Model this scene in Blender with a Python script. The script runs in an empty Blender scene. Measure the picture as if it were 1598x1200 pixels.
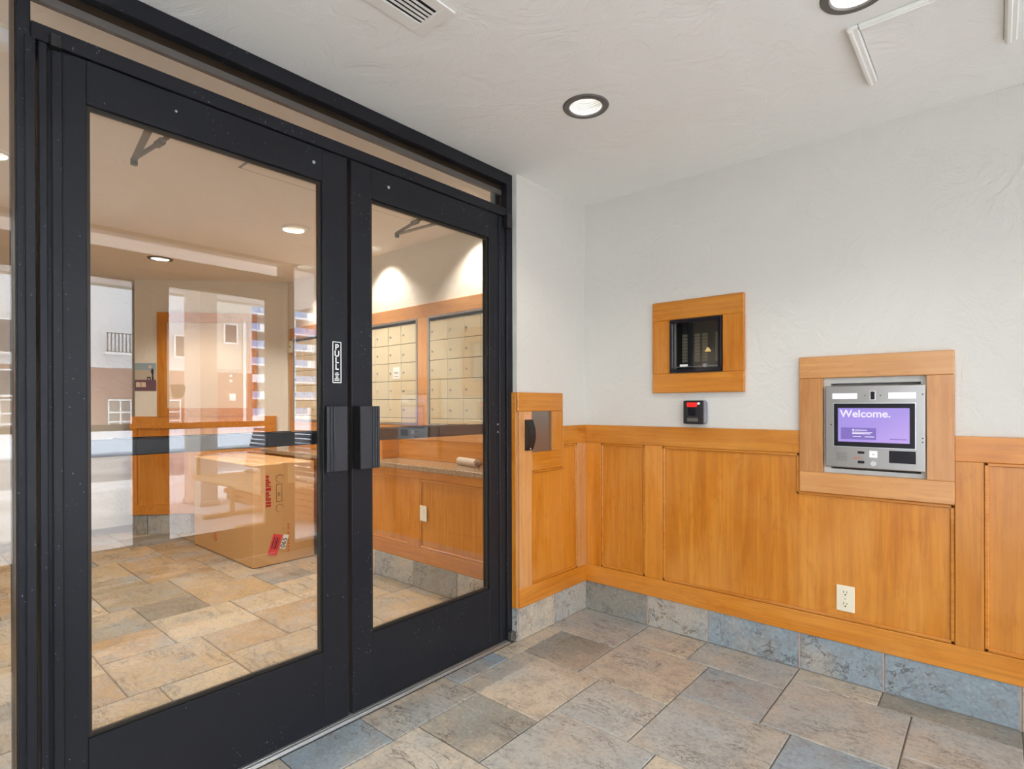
import bpy, bmesh, math, random
from math import radians, cos, sin, pi
from mathutils import Vector, Matrix
random.seed(7)
S = bpy.context.scene
C = S.collection

# ------------------------------------------------------------------ camera
def make_camera():
    a, pt, ro = radians(41.0717), radians(-.0764), radians(-.1505)
    F = Vector((-sin(a)*cos(pt), cos(a)*cos(pt), sin(pt)))
    R = Vector((cos(a), sin(a), 0)); U = R.cross(F)
    R2 = R*cos(ro)+U*sin(ro); U2 = -R*sin(ro)+U*cos(ro)
    cd = bpy.data.cameras.new('camera'); co = bpy.data.objects.new('camera', cd); C.objects.link(co)
    cd.sensor_width = 36; cd.lens = 867.37/1598*36; cd.shift_y = 31.85/1598
    cd.clip_start = .02; cd.clip_end = 600
    m = Matrix(((R2.x, U2.x, -F.x, 0), (R2.y, U2.y, -F.y, 0), (R2.z, U2.z, -F.z, 1.2), (0, 0, 0, 1)))
    co.matrix_world = m
    S.camera = co
make_camera()

# ------------------------------------------------------------------ world (bright overcast winter sky)
w = bpy.data.worlds.new('world'); S.world = w; w.use_nodes = True
wn = w.node_tree.nodes; bg = wn['Background']
bg.inputs[0].default_value = (.86, .93, 1.0, 1); bg.inputs[1].default_value = 7.4
def portal(name, loc, rot, sx, sy):
    l = bpy.data.lights.new(name, 'AREA'); l.shape = 'RECTANGLE'; l.size = sx; l.size_y = sy
    l.cycles.is_portal = True
    o = bpy.data.objects.new(name, l); C.objects.link(o); o.location = loc; o.rotation_euler = rot
portal('daylight_portal', (.78, .65, 1.2), (0, radians(90), 0), 2.36, 4.15)   # faces -X, into the vestibule

portal('side_daylight_portal', (.03, -1.62, 1.2), (radians(90), 0, pi), 1.0, 2.3)   # faces +Y, at the added side window

vs = S.view_settings
vs.view_transform = 'Standard'; vs.look = 'None'; vs.exposure = 0.0; vs.gamma = 1.0
vs.use_curve_mapping = False
S.cycles.max_bounces = 10; S.cycles.diffuse_bounces = 5; S.cycles.glossy_bounces = 5
S.cycles.transparent_max_bounces = 24; S.cycles.transmission_bounces = 6
S.cycles.sample_clamp_indirect = 25.0
S.cycles.caustics_reflective = False; S.cycles.caustics_refractive = False

DL_WARM = (1.0, .94, .86); DL_NEUTRAL = (1.0, .96, .90)
P_LOBBY, P_WASH, P_VEST = 84, 34, 14

# ------------------------------------------------------------------ colours / materials
def lin(r, g, b):
    f = lambda c: ((c/255+.055)/1.055)**2.4 if c > 10 else c/255/12.92
    return (f(r), f(g), f(b), 1)
class NT:
    def __init__(s, name):
        s.m = bpy.data.materials.new(name); s.m.use_nodes = True
        s.t = s.m.node_tree; s.b = s.t.nodes['Principled BSDF']; s.out = s.t.nodes['Material Output']
    def n(s, typ, **kw):
        x = s.t.nodes.new(typ)
        for k, v in kw.items():
            if k.startswith('i_'):
                x.inputs[k[2:].replace('_', ' ')].default_value = v
            else: setattr(x, k, v)
        return x
    def l(s, a, b): s.t.links.new(a, b)
    def ramp(s, fac, stops):
        r = s.n('ShaderNodeValToRGB'); e = r.color_ramp.elements
        while len(e) < len(stops): e.new(.5)
        for el, (p, c) in zip(e, stops): el.position = p; el.color = c
        s.l(fac, r.inputs[0]); return r.outputs[0]
    def mix(s, fac, a, b, mode='MIX'):
        x = s.n('ShaderNodeMix', data_type='RGBA', blend_type=mode)
        for sock, v in ((x.inputs[0], fac), (x.inputs[6], a), (x.inputs[7], b)):
            if hasattr(v, 'links'): s.l(v, sock)
            else: sock.default_value = v
        return x.outputs[2]
    def coords(s, scale=(1, 1, 1), rnd=True):
        tc = s.n('ShaderNodeTexCoord'); mp = s.n('ShaderNodeMapping'); mp.inputs['Scale'].default_value = scale
        if rnd:
            oi = s.n('ShaderNodeObjectInfo'); mu = s.n('ShaderNodeVectorMath', operation='SCALE')
            cb = s.n('ShaderNodeCombineXYZ')
            for i in range(3): s.l(oi.outputs['Random'], cb.inputs[i])
            s.l(cb.outputs[0], mu.inputs[0]); mu.inputs['Scale'].default_value = 61.
            s.l(mu.outputs[0], mp.inputs['Location'])
        s.l(tc.outputs['Object'], mp.inputs['Vector']); return mp.outputs[0]
    def noise(s, vec, scale, detail=4, rough=.55, dist=0.):
        x = s.n('ShaderNodeTexNoise'); x.inputs['Scale'].default_value = scale; x.inputs['Detail'].default_value = detail
        x.inputs['Roughness'].default_value = rough; x.inputs['Distortion'].default_value = dist
        s.l(vec, x.inputs['Vector']); return x.outputs[0]
    def bump(s, h, strength, dist=.002):
        x = s.n('ShaderNodeBump'); x.inputs['Strength'].default_value = strength; x.inputs['Distance'].default_value = dist
        s.l(h, x.inputs['Height']); s.l(x.outputs[0], s.b.inputs['Normal'])
M = {}
def plain(name, col, rough=.5, metal=0., spec=.5):
    t = NT(name); t.b.inputs['Base Color'].default_value = col; t.b.inputs['Roughness'].default_value = rough
    t.b.inputs['Metallic'].default_value = metal; t.b.inputs['Specular IOR Level'].default_value = spec
    M[name] = t.m; return t
def emis(name, col, st):
    t = NT(name); t.b.inputs['Base Color'].default_value = (0, 0, 0, 1)
    t.b.inputs['Emission Color'].default_value = col; t.b.inputs['Emission Strength'].default_value = st
    M[name] = t.m
def plaster(name, col, sc=6.):
    t = plain(name, col, .85, spec=.25); v = t.coords(rnd=False)
    a = t.noise(v, sc, 6, .6, 1.6); b = t.noise(v, sc*9, 3, .6)
    mm = t.n('ShaderNodeMath', operation='MULTIPLY_ADD'); t.l(b, mm.inputs[0]); mm.inputs[1].default_value = .12; t.l(a, mm.inputs[2])
    r = t.ramp(mm.outputs[0], [(.42, (0, 0, 0, 1)), (.56, (.7, .7, .7, 1)), (.6, (1, 1, 1, 1))])
    t.bump(r, .34, .005)
    c2 = tuple(c*.95 for c in col[:3])+(1,)
    t.l(t.mix(t.noise(v, 1.3, 3), col, c2), t.b.inputs['Base Color'])
plaster('plaster', lin(214, 211, 203)); plaster('ceiling_paint', lin(238, 239, 235), 4.)
plaster('lobby_paint', lin(232, 225, 210)); plaster('lobby_ceiling', lin(236, 228, 220), 4.)
plain('white_trim', lin(230, 229, 223), .5)
plain('dark_gap', (.012, .012, .012, 1), .9)

def wood(name, axis, cols, sat=1.0):
    t = NT(name); ix = 'xyz'.index(axis)
    def vec(across, along):
        sc = [across]*3; sc[ix] = along; return t.coords(sc)
    a = t.noise(vec(9., .8), 1.0, 5, .6, 1.2); b = t.noise(vec(70., 2.4), 1.0, 4, .65); c = t.noise(vec(3.5, 2.2), 1., 3, .6, .6)
    d = t.noise(vec(26., 9.), 1., 4, .6, .8); f_ = t.noise(vec(14., .55), 1., 3, .5, 2.4)
    base = t.ramp(a, [(.25, cols[0]), (.5, cols[1]), (.78, cols[2])])
    base = t.mix(t.ramp(b, [(.36, (.42, .42, .42, 1)), (.6, (0, 0, 0, 1))]), base, cols[3])
    base = t.mix(t.ramp(f_, [(.47, (0, 0, 0, 1)), (.5, (.28, .28, .28, 1)), (.53, (0, 0, 0, 1))]), base, cols[3])     # figure lines
    base = t.mix(t.ramp(c, [(.38, (0, 0, 0, 1)), (.7, (.45, .45, .45, 1))]), base, cols[4])
    base = t.mix(t.ramp(d, [(.3, (.25, .25, .25, 1)), (.45, (0, 0, 0, 1))]), base, cols[3])
    oi = t.n('ShaderNodeObjectInfo'); h = t.n('ShaderNodeHueSaturation'); h.inputs['Saturation'].default_value = sat
    mr = t.n('ShaderNodeMapRange'); t.l(oi.outputs['Random'], mr.inputs[0]); mr.inputs[3].default_value = .93; mr.inputs[4].default_value = 1.1
    t.l(mr.outputs[0], h.inputs['Value']); t.l(base, h.inputs['Color'])
    t.l(h.outputs[0], t.b.inputs['Base Color']); t.b.inputs['Roughness'].default_value = .36
    t.b.inputs['Coat Weight'].default_value = .2; t.b.inputs['Coat Roughness'].default_value = .2
    t.bump(b, .05, .001); M[name] = t.m
for ax in 'xyz':
    wood('maple_'+ax, ax, [lin(182, 110, 40), lin(203, 131, 52), lin(215, 148, 70), lin(158, 88, 32), lin(216, 154, 86)], 1.04)
    wood('maple_pale_'+ax, ax, [lin(180, 118, 60), lin(200, 140, 80), lin(214, 158, 98), lin(164, 102, 50), lin(216, 164, 108)])

t = plain('black_metal', (.013, .014, .018, 1), .34, spec=.24)        # painted dark aluminium, fine scuffs
v = t.coords(); sc = t.noise(v, 5., 5, .7)
t.l(t.ramp(sc, [(.3, (.30, .30, .30, 1)), (.75, (.46, .46, .46, 1))]), t.b.inputs['Roughness'])
sp = t.noise(v, 130., 2, .4); sp2 = t.noise(v, 6., 2)
mm = t.n('ShaderNodeMath', operation='MULTIPLY'); t.l(t.ramp(sp, [(.70, (0, 0, 0, 1)), (.73, (1, 1, 1, 1))]), mm.inputs[0]); t.l(t.ramp(sp2, [(.5, (0, 0, 0, 1)), (.6, (1, 1, 1, 1))]), mm.inputs[1])
t.l(t.mix(mm.outputs[0], (.013, .014, .018, 1), (.16, .17, .2, 1)), t.b.inputs['Base Color'])
plain('handle_metal', (.028, .030, .036, 1), .38, spec=.4); plain('bead_dark', (.030, .024, .018, 1), .4, .3)
plain('bronze', (.045, .03, .018, 1), .35, .6)
plain('black_plastic', (.012, .012, .013, 1), .35)
plain('black_rubber', (.01, .01, .01, 1), .8)
plain('alu', lin(200, 202, 205), .32, .9); plain('grey_metal', lin(120, 118, 114), .4, .8)
plain('dark_bronze_trim', lin(104, 100, 96), .4, .5)
t = plain('steel', lin(160, 157, 154), .34, 1.); v = t.coords((2, 60, 60)); t.bump(t.noise(v, 4, 3), .04, .001)
plain('white_paint', lin(240, 240, 238), .5); plain('ivory', lin(232, 222, 196), .4); plain('slot_dark', (.02, .018, .015, 1), .6)
plain('red_plastic', (.75, .01, .01, 1), .3); t = M['red_plastic'].node_tree.nodes['Principled BSDF']
t.inputs['Emission Color'].default_value = (1, .02, .01, 1); t.inputs['Emission Strength'].default_value = .5
plain('grey_plastic', lin(128, 130, 138), .45)
def slate(name):
    t = NT(name); oi = t.n('ShaderNodeObjectInfo'); v = t.coords()
    a = t.noise(v, 3.2, 5, .6, .25); b = t.noise(v, 14., 8, .72, .3); f_ = t.noise(v, 70., 5, .7)
    base = t.mix(t.ramp(a, [(.48, (0, 0, 0, 1)), (.68, (.6, .6, .6, 1))]), oi.outputs['Color'], lin(186, 166, 142))
    base = t.mix(t.ramp(t.noise(t.coords((1.1, .8, 1)), 2.7, 4, .6, .3), [(.5, (0, 0, 0, 1)), (.68, (.55, .55, .55, 1))]), base, lin(144, 158, 164))
    base = t.mix(t.ramp(b, [(.38, (.42, .42, .42, 1)), (.52, (0, 0, 0, 1))]), base, lin(130, 127, 122))
    base = t.mix(t.ramp(f_, [(.34, (.45, .45, .45, 1)), (.48, (0, 0, 0, 1))]), base, lin(110, 102, 94))
    base = t.mix(t.ramp(f_, [(.55, (0, 0, 0, 1)), (.72, (.4, .4, .4, 1))]), base, lin(206, 200, 190))
    # cleft lines: contour of a stretched noise, only in patches
    c = t.noise(t.coords((5, 15, 5)), 1., 6, .68, .5); line = t.ramp(c, [(.478, (0, 0, 0, 1)), (.497, (1, 1, 1, 1)), (.516, (0, 0, 0, 1))])
    mk = t.ramp(t.noise(v, 5., 4, .6), [(.46, (0, 0, 0, 1)), (.58, (.85, .85, .85, 1))])
    ml = t.n('ShaderNodeMath', operation='MULTIPLY'); t.l(line, ml.inputs[0]); t.l(mk, ml.inputs[1])
    base = t.mix(ml.outputs[0], base, lin(84, 72, 62))
    t.l(base, t.b.inputs['Base Color'])
    t.b.inputs['Specular IOR Level'].default_value = .4
    t.l(t.ramp(b, [(.3, (.36, .36, .36, 1)), (.7, (.56, .56, .56, 1))]), t.b.inputs['Roughness'])
    mm = t.n('ShaderNodeMath', operation='SUBTRACT'); t.l(b, mm.inputs[0]); t.l(ml.outputs[0], mm.inputs[1])
    t.bump(mm.outputs[0], .45, .004); M[name] = t.m
slate('slate')
plain('grout', lin(118, 108, 98), .9); plain('grout_pink', lin(188, 158, 142), .9)
def glass(name, tint=(1, 1, 1, 1), ior=1.5):
    t = NT(name); t.t.nodes.remove(t.b)
    tr = t.n('ShaderNodeBsdfTransparent'); tr.inputs[0].default_value = tint
    gl = t.n('ShaderNodeBsdfGlossy'); gl.inputs['Roughness'].default_value = 0.; gl.inputs['Color'].default_value = (1, 1, 1, 1)
    fr = t.n('ShaderNodeFresnel'); ge = t.n('ShaderNodeNewGeometry'); mr_ = t.n('ShaderNodeMapRange')
    mr_.inputs[3].default_value = ior; mr_.inputs[4].default_value = 1/ior      # leaving the pane: same thin-glass reflectance
    t.l(ge.outputs['Backfacing'], mr_.inputs[0]); t.l(mr_.outputs[0], fr.inputs['IOR'])
    mx = t.n('ShaderNodeMixShader'); t.l(fr.outputs[0], mx.inputs[0]); t.l(tr.outputs[0], mx.inputs[1]); t.l(gl.outputs[0], mx.inputs[2])
    t.l(mx.outputs[0], t.out.inputs[0]); M[name] = t.m
glass('glass', (.985, .985, .985, 1), 1.68); glass('outer_glass', (.99, .99, .99, 1), 1.45)
glass('dark_glass', (.75, .75, .75, 1), 1.5)
t = plain('granite', lin(150, 128, 100), .18); v = t.coords(); nz = t.noise(v, 160, 3, .7); nz2 = t.noise(v, 60, 4, .7)
c = t.ramp(nz, [(.36, lin(60, 52, 44)), (.5, lin(160, 140, 112)), (.66, lin(205, 190, 165))]); t.l(t.mix(t.ramp(nz2, [(.4, (0, 0, 0, 1)), (.6, (.6, .6, .6, 1))]), c, lin(120, 100, 78)), t.b.inputs['Base Color'])
plain('granite_edge', lin(70, 58, 46), .3)
t = plain('mailbox_metal', lin(222, 208, 172), .38, .25); v = t.coords(); t.bump(t.noise(v, 4, 2), .12, .004)
t = plain('cardboard', lin(196, 150, 96), .8); v = t.coords((1, 1, 40)); t.l(t.mix(t.noise(v, 6, 3), lin(190, 144, 90), lin(204, 160, 106)), t.b.inputs['Base Color'])
plain('red_print', lin(176, 34, 32), .6); plain('brown_print', lin(92, 66, 44), .7); plain('red_sticker', lin(222, 74, 76), .5); plain('ink', (.015, .015, .015, 1), .6)
plain('scar', lin(224, 160, 124), .7); plain('tape', lin(206, 170, 120), .3)
plain('paper', lin(236, 232, 222), .7); plain('orange_print', lin(205, 96, 40), .6)
plain('poster_blue', lin(150, 170, 176), .5); plain('poster_purple', lin(112, 82, 92), .5); plain('poster_cream', lin(222, 200, 176), .6); plain('poster_tan', lin(190, 176, 156), .6)
plain('board_cloth', lin(222, 196, 164), .8)
t = plain('mat', (.05, .05, .052, 1), .95); v = t.coords(); t.bump(t.noise(v, 300, 2), .6, .004)
plain('news', lin(196, 182, 164), .8)
emis('lamp_white', (1, .95, .86, 1), 3.0); emis('lamp_warm', (1, .82, .6, 1), 3.0)
emis('panel_light', (.93, .93, 1, 1), 1.15)
t = NT('screen'); tc = t.n('ShaderNodeTexCoord'); se = t.n('ShaderNodeSeparateXYZ'); t.l(tc.outputs['Generated'], se.inputs[0])
ad = t.n('ShaderNodeMath', operation='SUBTRACT'); t.l(se.outputs[0], ad.inputs[0]); t.l(se.outputs[2], ad.inputs[1])
mr = t.n('ShaderNodeMapRange'); mr.inputs[1].default_value = -1.; mr.inputs[2].default_value = 1.; t.l(ad.outputs[0], mr.inputs[0])
t.l(t.ramp(mr.outputs[0], [(0., lin(160, 140, 226)), (.5, lin(170, 148, 228)), (1., lin(196, 166, 236))]), t.b.inputs['Emission Color'])
t.b.inputs['Base Color'].default_value = (.02, .02, .03, 1); t.b.inputs['Emission Strength'].default_value = 1.0; t.b.inputs['Roughness'].default_value = .15; M['screen'] = t.m
emis('screen_card', lin(128, 106, 190), 1.); emis('screen_text', lin(236, 228, 250), 1.05)
t = plain('bezel', (.006, .006, .012, 1), .12)
emis('lamp_reflection_glow', lin(255, 214, 140), 1.3)  # glow colour for the lamp reflection in the cabinet glass
plain('name_strip', lin(150, 142, 118), .6)
# exterior
t = plain('snowy_walk', lin(220, 216, 214), .85); v = t.coords(rnd=False); t.l(t.ramp(t.noise(v, 1.4, 5, .6), [(.35, lin(206, 200, 197)), (.6, lin(236, 234, 234))]), t.b.inputs['Base Color'])
t = plain('asphalt', lin(150, 148, 150), .9); v = t.coords(rnd=False); t.l(t.ramp(t.noise(v, .7, 5), [(.35, lin(134, 132, 136)), (.65, lin(172, 170, 172))]), t.b.inputs['Base Color'])
plain('snow', lin(240, 243, 248), .7); plain('stucco', lin(206, 198, 184), .9); plain('stucco_light', lin(224, 224, 224), .9)
t = plain('brick_wall', lin(160, 116, 98), .9)
bt = t.n('ShaderNodeTexBrick'); v = t.coords((1, 1, 1), False); sx = t.n('ShaderNodeSeparateXYZ'); t.l(v, sx.inputs[0]); cb = t.n('ShaderNodeCombineXYZ'); t.l(sx.outputs[1], cb.inputs[0]); t.l(sx.outputs[2], cb.inputs[1]); t.l(cb.outputs[0], bt.inputs['Vector'])
bt.inputs['Scale'].default_value = 3.2; bt.inputs['Color1'].default_value = lin(166, 118, 100); bt.inputs['Color2'].default_value = lin(150, 104, 92); bt.inputs['Mortar'].default_value = lin(196, 182, 170); t.l(bt.outputs[0], t.b.inputs['Base Color'])
plain('planter_brick', lin(196, 150, 120), .85); plain('garage_panel', lin(150, 138, 130), .6); plain('window_dark', lin(70, 80, 88), .1)
plain('iron_rail', lin(70, 68, 66), .5); plain('balcony_blue', lin(136, 172, 214), .5); plain('balcony_white', lin(236, 240, 244), .6); plain('tower_brick', lin(176, 132, 112), .8); plain('tower_glass', lin(104, 96, 96), .15)
plain('column_paint', lin(222, 212, 200), .8); plain('bench_tan', lin(214, 182, 142), .55); plain('bench_mesh', lin(88, 92, 100), .5)
t = plain('rock', lin(206, 196, 182), .9); v = t.coords(); t.l(t.ramp(t.noise(v, 8, 4), [(.3, lin(150, 138, 124)), (.7, lin(228, 220, 208))]), t.b.inputs['Base Color'])
plain('canopy_soffit', lin(226, 220, 214), .8); plain('sticker_back', lin(170, 150, 118), .7)

# ------------------------------------------------------------------ mesh helpers
def bm_box(bm, x0, x1, y0, y1, z0, z1, bev=0.):
    b2 = bmesh.new()
    bmesh.ops.create_cube(b2, size=1.)
    for v in b2.verts:
        v.co = Vector((x0+(v.co.x+.5)*(x1-x0), y0+(v.co.y+.5)*(y1-y0), z0+(v.co.z+.5)*(z1-z0)))
    if bev: bmesh.ops.bevel(b2, geom=b2.edges[:], offset=bev, segments=1, affect='EDGES', profile=.5)
    me = bpy.data.meshes.new('t'); b2.to_mesh(me); b2.free(); bm.from_mesh(me); bpy.data.meshes.remove(me)
def bm_cyl(bm, p0, p1, r, seg=16, r2=None, caps=True):
    p0, p1 = Vector(p0), Vector(p1); d = p1-p0; b2 = bmesh.new()
    bmesh.ops.create_cone(b2, cap_ends=caps, segments=seg, radius1=r, radius2=r if r2 is None else r2, depth=d.length)
    q = d.to_track_quat('Z', 'Y').to_matrix().to_4x4(); q.translation = (p0+p1)/2
    b2.transform(q); me = bpy.data.meshes.new('t'); b2.to_mesh(me); b2.free(); bm.from_mesh(me); bpy.data.meshes.remove(me)
def bm_tube(bm, pts, r, seg=10):
    pts = [Vector(p) for p in pts]
    rings = []
    for i, p in enumerate(pts):
        d = (pts[min(i+1, len(pts)-1)]-pts[max(i-1, 0)]).normalized()
        ref = Vector((0, 0, 1)) if abs(d.z) < .9 else Vector((1, 0, 0))
        u = d.cross(ref).normalized(); w_ = d.cross(u)
        rings.append([bm.verts.new(p+(u*cos(2*pi*k/seg)+w_*sin(2*pi*k/seg))*r) for k in range(seg)])
    for a, b in zip(rings, rings[1:]):
        for k in range(seg): bm.faces.new((a[k], a[(k+1) % seg], b[(k+1) % seg], b[k]))
    bm.faces.new(rings[0][::-1]); bm.faces.new(rings[-1])
def bm_lathe(bm, prof, c, seg=32):
    rings = [[bm.verts.new((c[0]+r*cos(2*pi*k/seg), c[1]+r*sin(2*pi*k/seg), c[2]+z)) for k in range(seg)] for r, z in prof]
    for a, b in zip(rings, rings[1:]):
        for k in range(seg): bm.faces.new((a[k], a[(k+1) % seg], b[(k+1) % seg], b[k]))
def bm_poly(bm, pts, off):
    off = Vector(off); a = [bm.verts.new(Vector(p)) for p in pts]; b = [bm.verts.new(Vector(p)+off) for p in pts]; n = len(a)
    bm.faces.new(a); bm.faces.new(b[::-1])
    for i in range(n): bm.faces.new((a[i], b[i], b[(i+1) % n], a[(i+1) % n]))
def tag(o, label=None, cat=None, group=None, kind=None):
    if label: o['label'] = label
    if cat: o['category'] = cat
    if group: o['group'] = group
    if kind: o['kind'] = kind
    return o
def attach(o, parent):
    if parent is not None:
        o.parent = parent; o.matrix_parent_inverse = wm(parent).inverted()
def wm(o):
    m = Matrix.LocRotScale(o.location, o.rotation_euler, o.scale)
    return (wm(o.parent) @ o.matrix_parent_inverse @ m) if o.parent else m
def obj(name, bm, mat, parent=None, smooth=False, kind=None):
    if isinstance(bm, tuple):
        b = bmesh.new(); bm_box(b, *bm); bm = b
    bmesh.ops.recalc_face_normals(bm, faces=bm.faces[:])
    xs = [v.co for v in bm.verts]
    lo = Vector([min(v[i] for v in xs) for i in range(3)]); hi = Vector([max(v[i] for v in xs) for i in range(3)])
    c = Vector(((lo.x+hi.x)/2, (lo.y+hi.y)/2, lo.z if parent is None else (lo.z+hi.z)/2))
    for v in bm.verts: v.co -= c
    me = bpy.data.meshes.new(name); bm.to_mesh(me); bm.free()
    me.materials.append(M[mat])
    if smooth:
        for p in me.polygons: p.use_smooth = True
        me.set_sharp_from_angle(angle=radians(40))
    o = bpy.data.objects.new(name, me); C.objects.link(o); o.location = c
    attach(o, parent)
    if kind: o['kind'] = kind
    return o
def empty(name, loc, label=None, cat=None, group=None, kind=None):
    o = bpy.data.objects.new(name, None); C.objects.link(o); o.location = loc; o.empty_display_size = .1
    return tag(o, label, cat, group, kind)
def text(name, body, size, loc, rot, mat, parent, align='LEFT', ext=.0004, off=0., sx=1., space=1.):
    cu = bpy.data.curves.new(name, 'FONT'); cu.body = body; cu.size = size; cu.extrude = ext; cu.offset = off; cu.align_x = align
    cu.space_line = space
    t_ = bpy.data.objects.new(name, cu); C.objects.link(t_)
    dg = bpy.context.evaluated_depsgraph_get(); dg.update()
    me = bpy.data.meshes.new_from_object(t_.evaluated_get(dg)); me.name = name
    bpy.data.objects.remove(t_); bpy.data.curves.remove(cu)
    me.materials.clear(); me.materials.append(M[mat])
    o = bpy.data.objects.new(name, me); C.objects.link(o); o.location = loc; o.rotation_euler = rot; o.scale = (sx, 1, 1)
    attach(o, parent); return o
def cut(o, bm):
    me = bpy.data.meshes.new('cutter'); bm.to_mesh(me); bm.free()
    k = bpy.data.objects.new('cutter', me); C.objects.link(k)
    md = o.modifiers.new('cut', 'BOOLEAN'); md.operation = 'DIFFERENCE'; md.object = k; md.solver = 'EXACT'
    bpy.context.view_layer.update()
    dg = bpy.context.evaluated_depsgraph_get(); dg.update()
    nm = bpy.data.meshes.new_from_object(o.evaluated_get(dg)); o.modifiers.clear(); old = o.data; o.data = nm
    nm.name = old.name; bpy.data.meshes.remove(old); bpy.data.objects.remove(k); bpy.data.meshes.remove(me)
B = bmesh.new
R90 = radians(90)
H = 2.366            # ceiling
YW = 2.76            # vestibule back wall plane
XP = -1.832          # pier plaster plane
YM = 2.605           # lobby mailbox wall plane
XE = .60             # inner face of the outer glazing

# ------------------------------------------------------------------ room shell
floor = obj('floor', (-6.9, .75, -1.6, 2.95, -.12, -.006), 'grout'); floor['kind'] = 'structure'
ceiling = obj('ceiling', (-1.93, .75, -1.6, 2.95, H, H+.16), 'ceiling_paint'); ceiling['kind'] = 'structure'
ceiling_lobby = obj('ceiling_lobby', (-6.9, -1.93, -1.6, 2.95, H, H+.16), 'lobby_ceiling'); ceiling_lobby['kind'] = 'structure'
wall_back = obj('wall_back', (-1.93, .75, YW, YW+.12, -.05, H), 'plaster'); wall_back['kind'] = 'structure'
b = B(); bm_box(b, -.548, -.228, YW-.1, YW+.07, .915, 1.286); bm_box(b, -1.286, -1.015, YW-.1, YW+.06, 1.361, 1.634); cut(wall_back, b)
obj('wall_left', (-1.885, XP, 2.14, YW, -.05, H), 'plaster')['kind'] = 'structure'
obj('wall_lobby_back', (-6.75, -1.97, YM, YM+.15, -.05, H), 'lobby_paint')['kind'] = 'structure'
obj('wall_lobby_pier', (-1.985, -1.886, 2.142, YM+.15, -.05, H), 'lobby_paint')['kind'] = 'structure'
# angled lobby wall
DA = Vector((-6.022, 1.588, 0)); DB = Vector((-5.10, 2.60, 0)); DU = (DB-DA).normalized(); DN = Vector((DU.y, -DU.x, 0))
b = B(); bm_poly(b, [DA+Vector((0, 0, -.05)), DB+Vector((0, 0, -.05)), DB-DN*.2+Vector((0, 0, -.05)), DA-DN*.2+Vector((0, 0, -.05))], (0, 0, H+.05))
obj('wall_lobby_angled', b, 'lobby_paint')['kind'] = 'structure'
obj('wall_lobby_far', (-6.75, -6.6, -1.6, YM-.001, -.05, H), 'lobby_paint')['kind'] = 'structure'
obj('wall_lobby_left', (-6.6, -1.97, -1.6, -1.45, -.05, H), 'lobby_paint')['kind'] = 'structure'
sf = empty('trim_added', (-.6, -1.5, 0), kind='structure')        # side window added behind the camera to light the back wall evenly
for q in ((-.50, .60, -1.56, -1.46, 2.29, H), (-.50, .60, -1.56, -1.46, 0, .08), (-.50, -.44, -1.56, -1.46, .0805, 2.2895), (.54, .60, -1.56, -1.46, .0805, 2.2895)): obj('frame_bar', q, 'black_metal', sf)
e = empty('window_6', (0, -1.5, .08), kind='structure'); obj('pane', (-.4395, .5395, -1.513, -1.507, .0805, 2.2895), 'outer_glass', e)
obj('wall_front_left', (-1.885, -.5005, -1.6, -1.45, -.05, H), 'plaster')['kind'] = 'structure'
obj('wall_partition', (-1.96, -1.86, -1.45, -.78, -.05, H), 'plaster')['kind'] = 'structure'

# ------------------------------------------------------------------ floor tiles: two square sizes in a pinwheel lattice
COL = {'tan': lin(186, 174, 156), 'grey': lin(174, 172, 164), 'blue': lin(142, 156, 164), 'dark': lin(140, 137, 127), 'sand': lin(196, 184, 164), 'rust': lin(184, 160, 130)}
LCOL = [lin(172, 148, 112), lin(164, 134, 94), lin(184, 164, 132), lin(150, 134, 106), lin(176, 146, 104), lin(132, 120, 100)]
KEY = [(-1.62, 2.58, 'grey'), (-1.58, 2.24, 'dark'), (-1.2, 2.3, 'tan'), (-1.25, 2.64, 'sand'), (-1.52, 1.86, 'tan'), (-1.15, 1.92, 'grey'), (-.83, 2.34, 'blue'), (-.77, 1.96, 'grey'),
       (-.46, 2.39, 'grey'), (-.88, 2.64, 'grey'), (-.5, 2.69, 'sand'), (-.14, 2.69, 'dark'), (-.04, 2.4, 'grey'), (-.4, 2.02, 'blue'), (-1.8, 1.8, 'blue'), (-1.72, 1.43, 'tan'), (-1.47, 1.48, 'dark'), (-1.74, 1.05, 'blue'), (-1.42, 1.1, 'tan'), (-1.1, 1.53, 'grey')]
TL, TS, GR = .4275, .3175, .005
tile_meshes = {}
def tile_mesh(x0, x1, y0, y1):
    k = (round(x1-x0, 3), round(y1-y0, 3))
    if k not in tile_meshes:
        bb = B(); hx, hy = k[0]/2, k[1]/2
        bm_box(bb, -hx, hx, -hy, hy, -.012, 0); top = [f for f in bb.faces if f.normal.z > .9]
        bmesh.ops.bevel(bb, geom=[e for f in top for e in f.edges], offset=.003, segments=1, affect='EDGES')
        me = bpy.data.meshes.new('tile'); bb.to_mesh(me); bb.free(); me.materials.append(M['slate']); tile_meshes[k] = me
    return tile_meshes[k]
REG = [(-1.840, .60, -1.45, 2.752), (-6.6, -1.985, -1.45, 2.72)]
def in_lobby_ok(x0, x1, y0, y1):
    p = Vector(((x0+x1)/2, (y0+y1)/2, 0)); return (p-DA).dot(DN) > -.15 or p.y < 1.5
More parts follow.
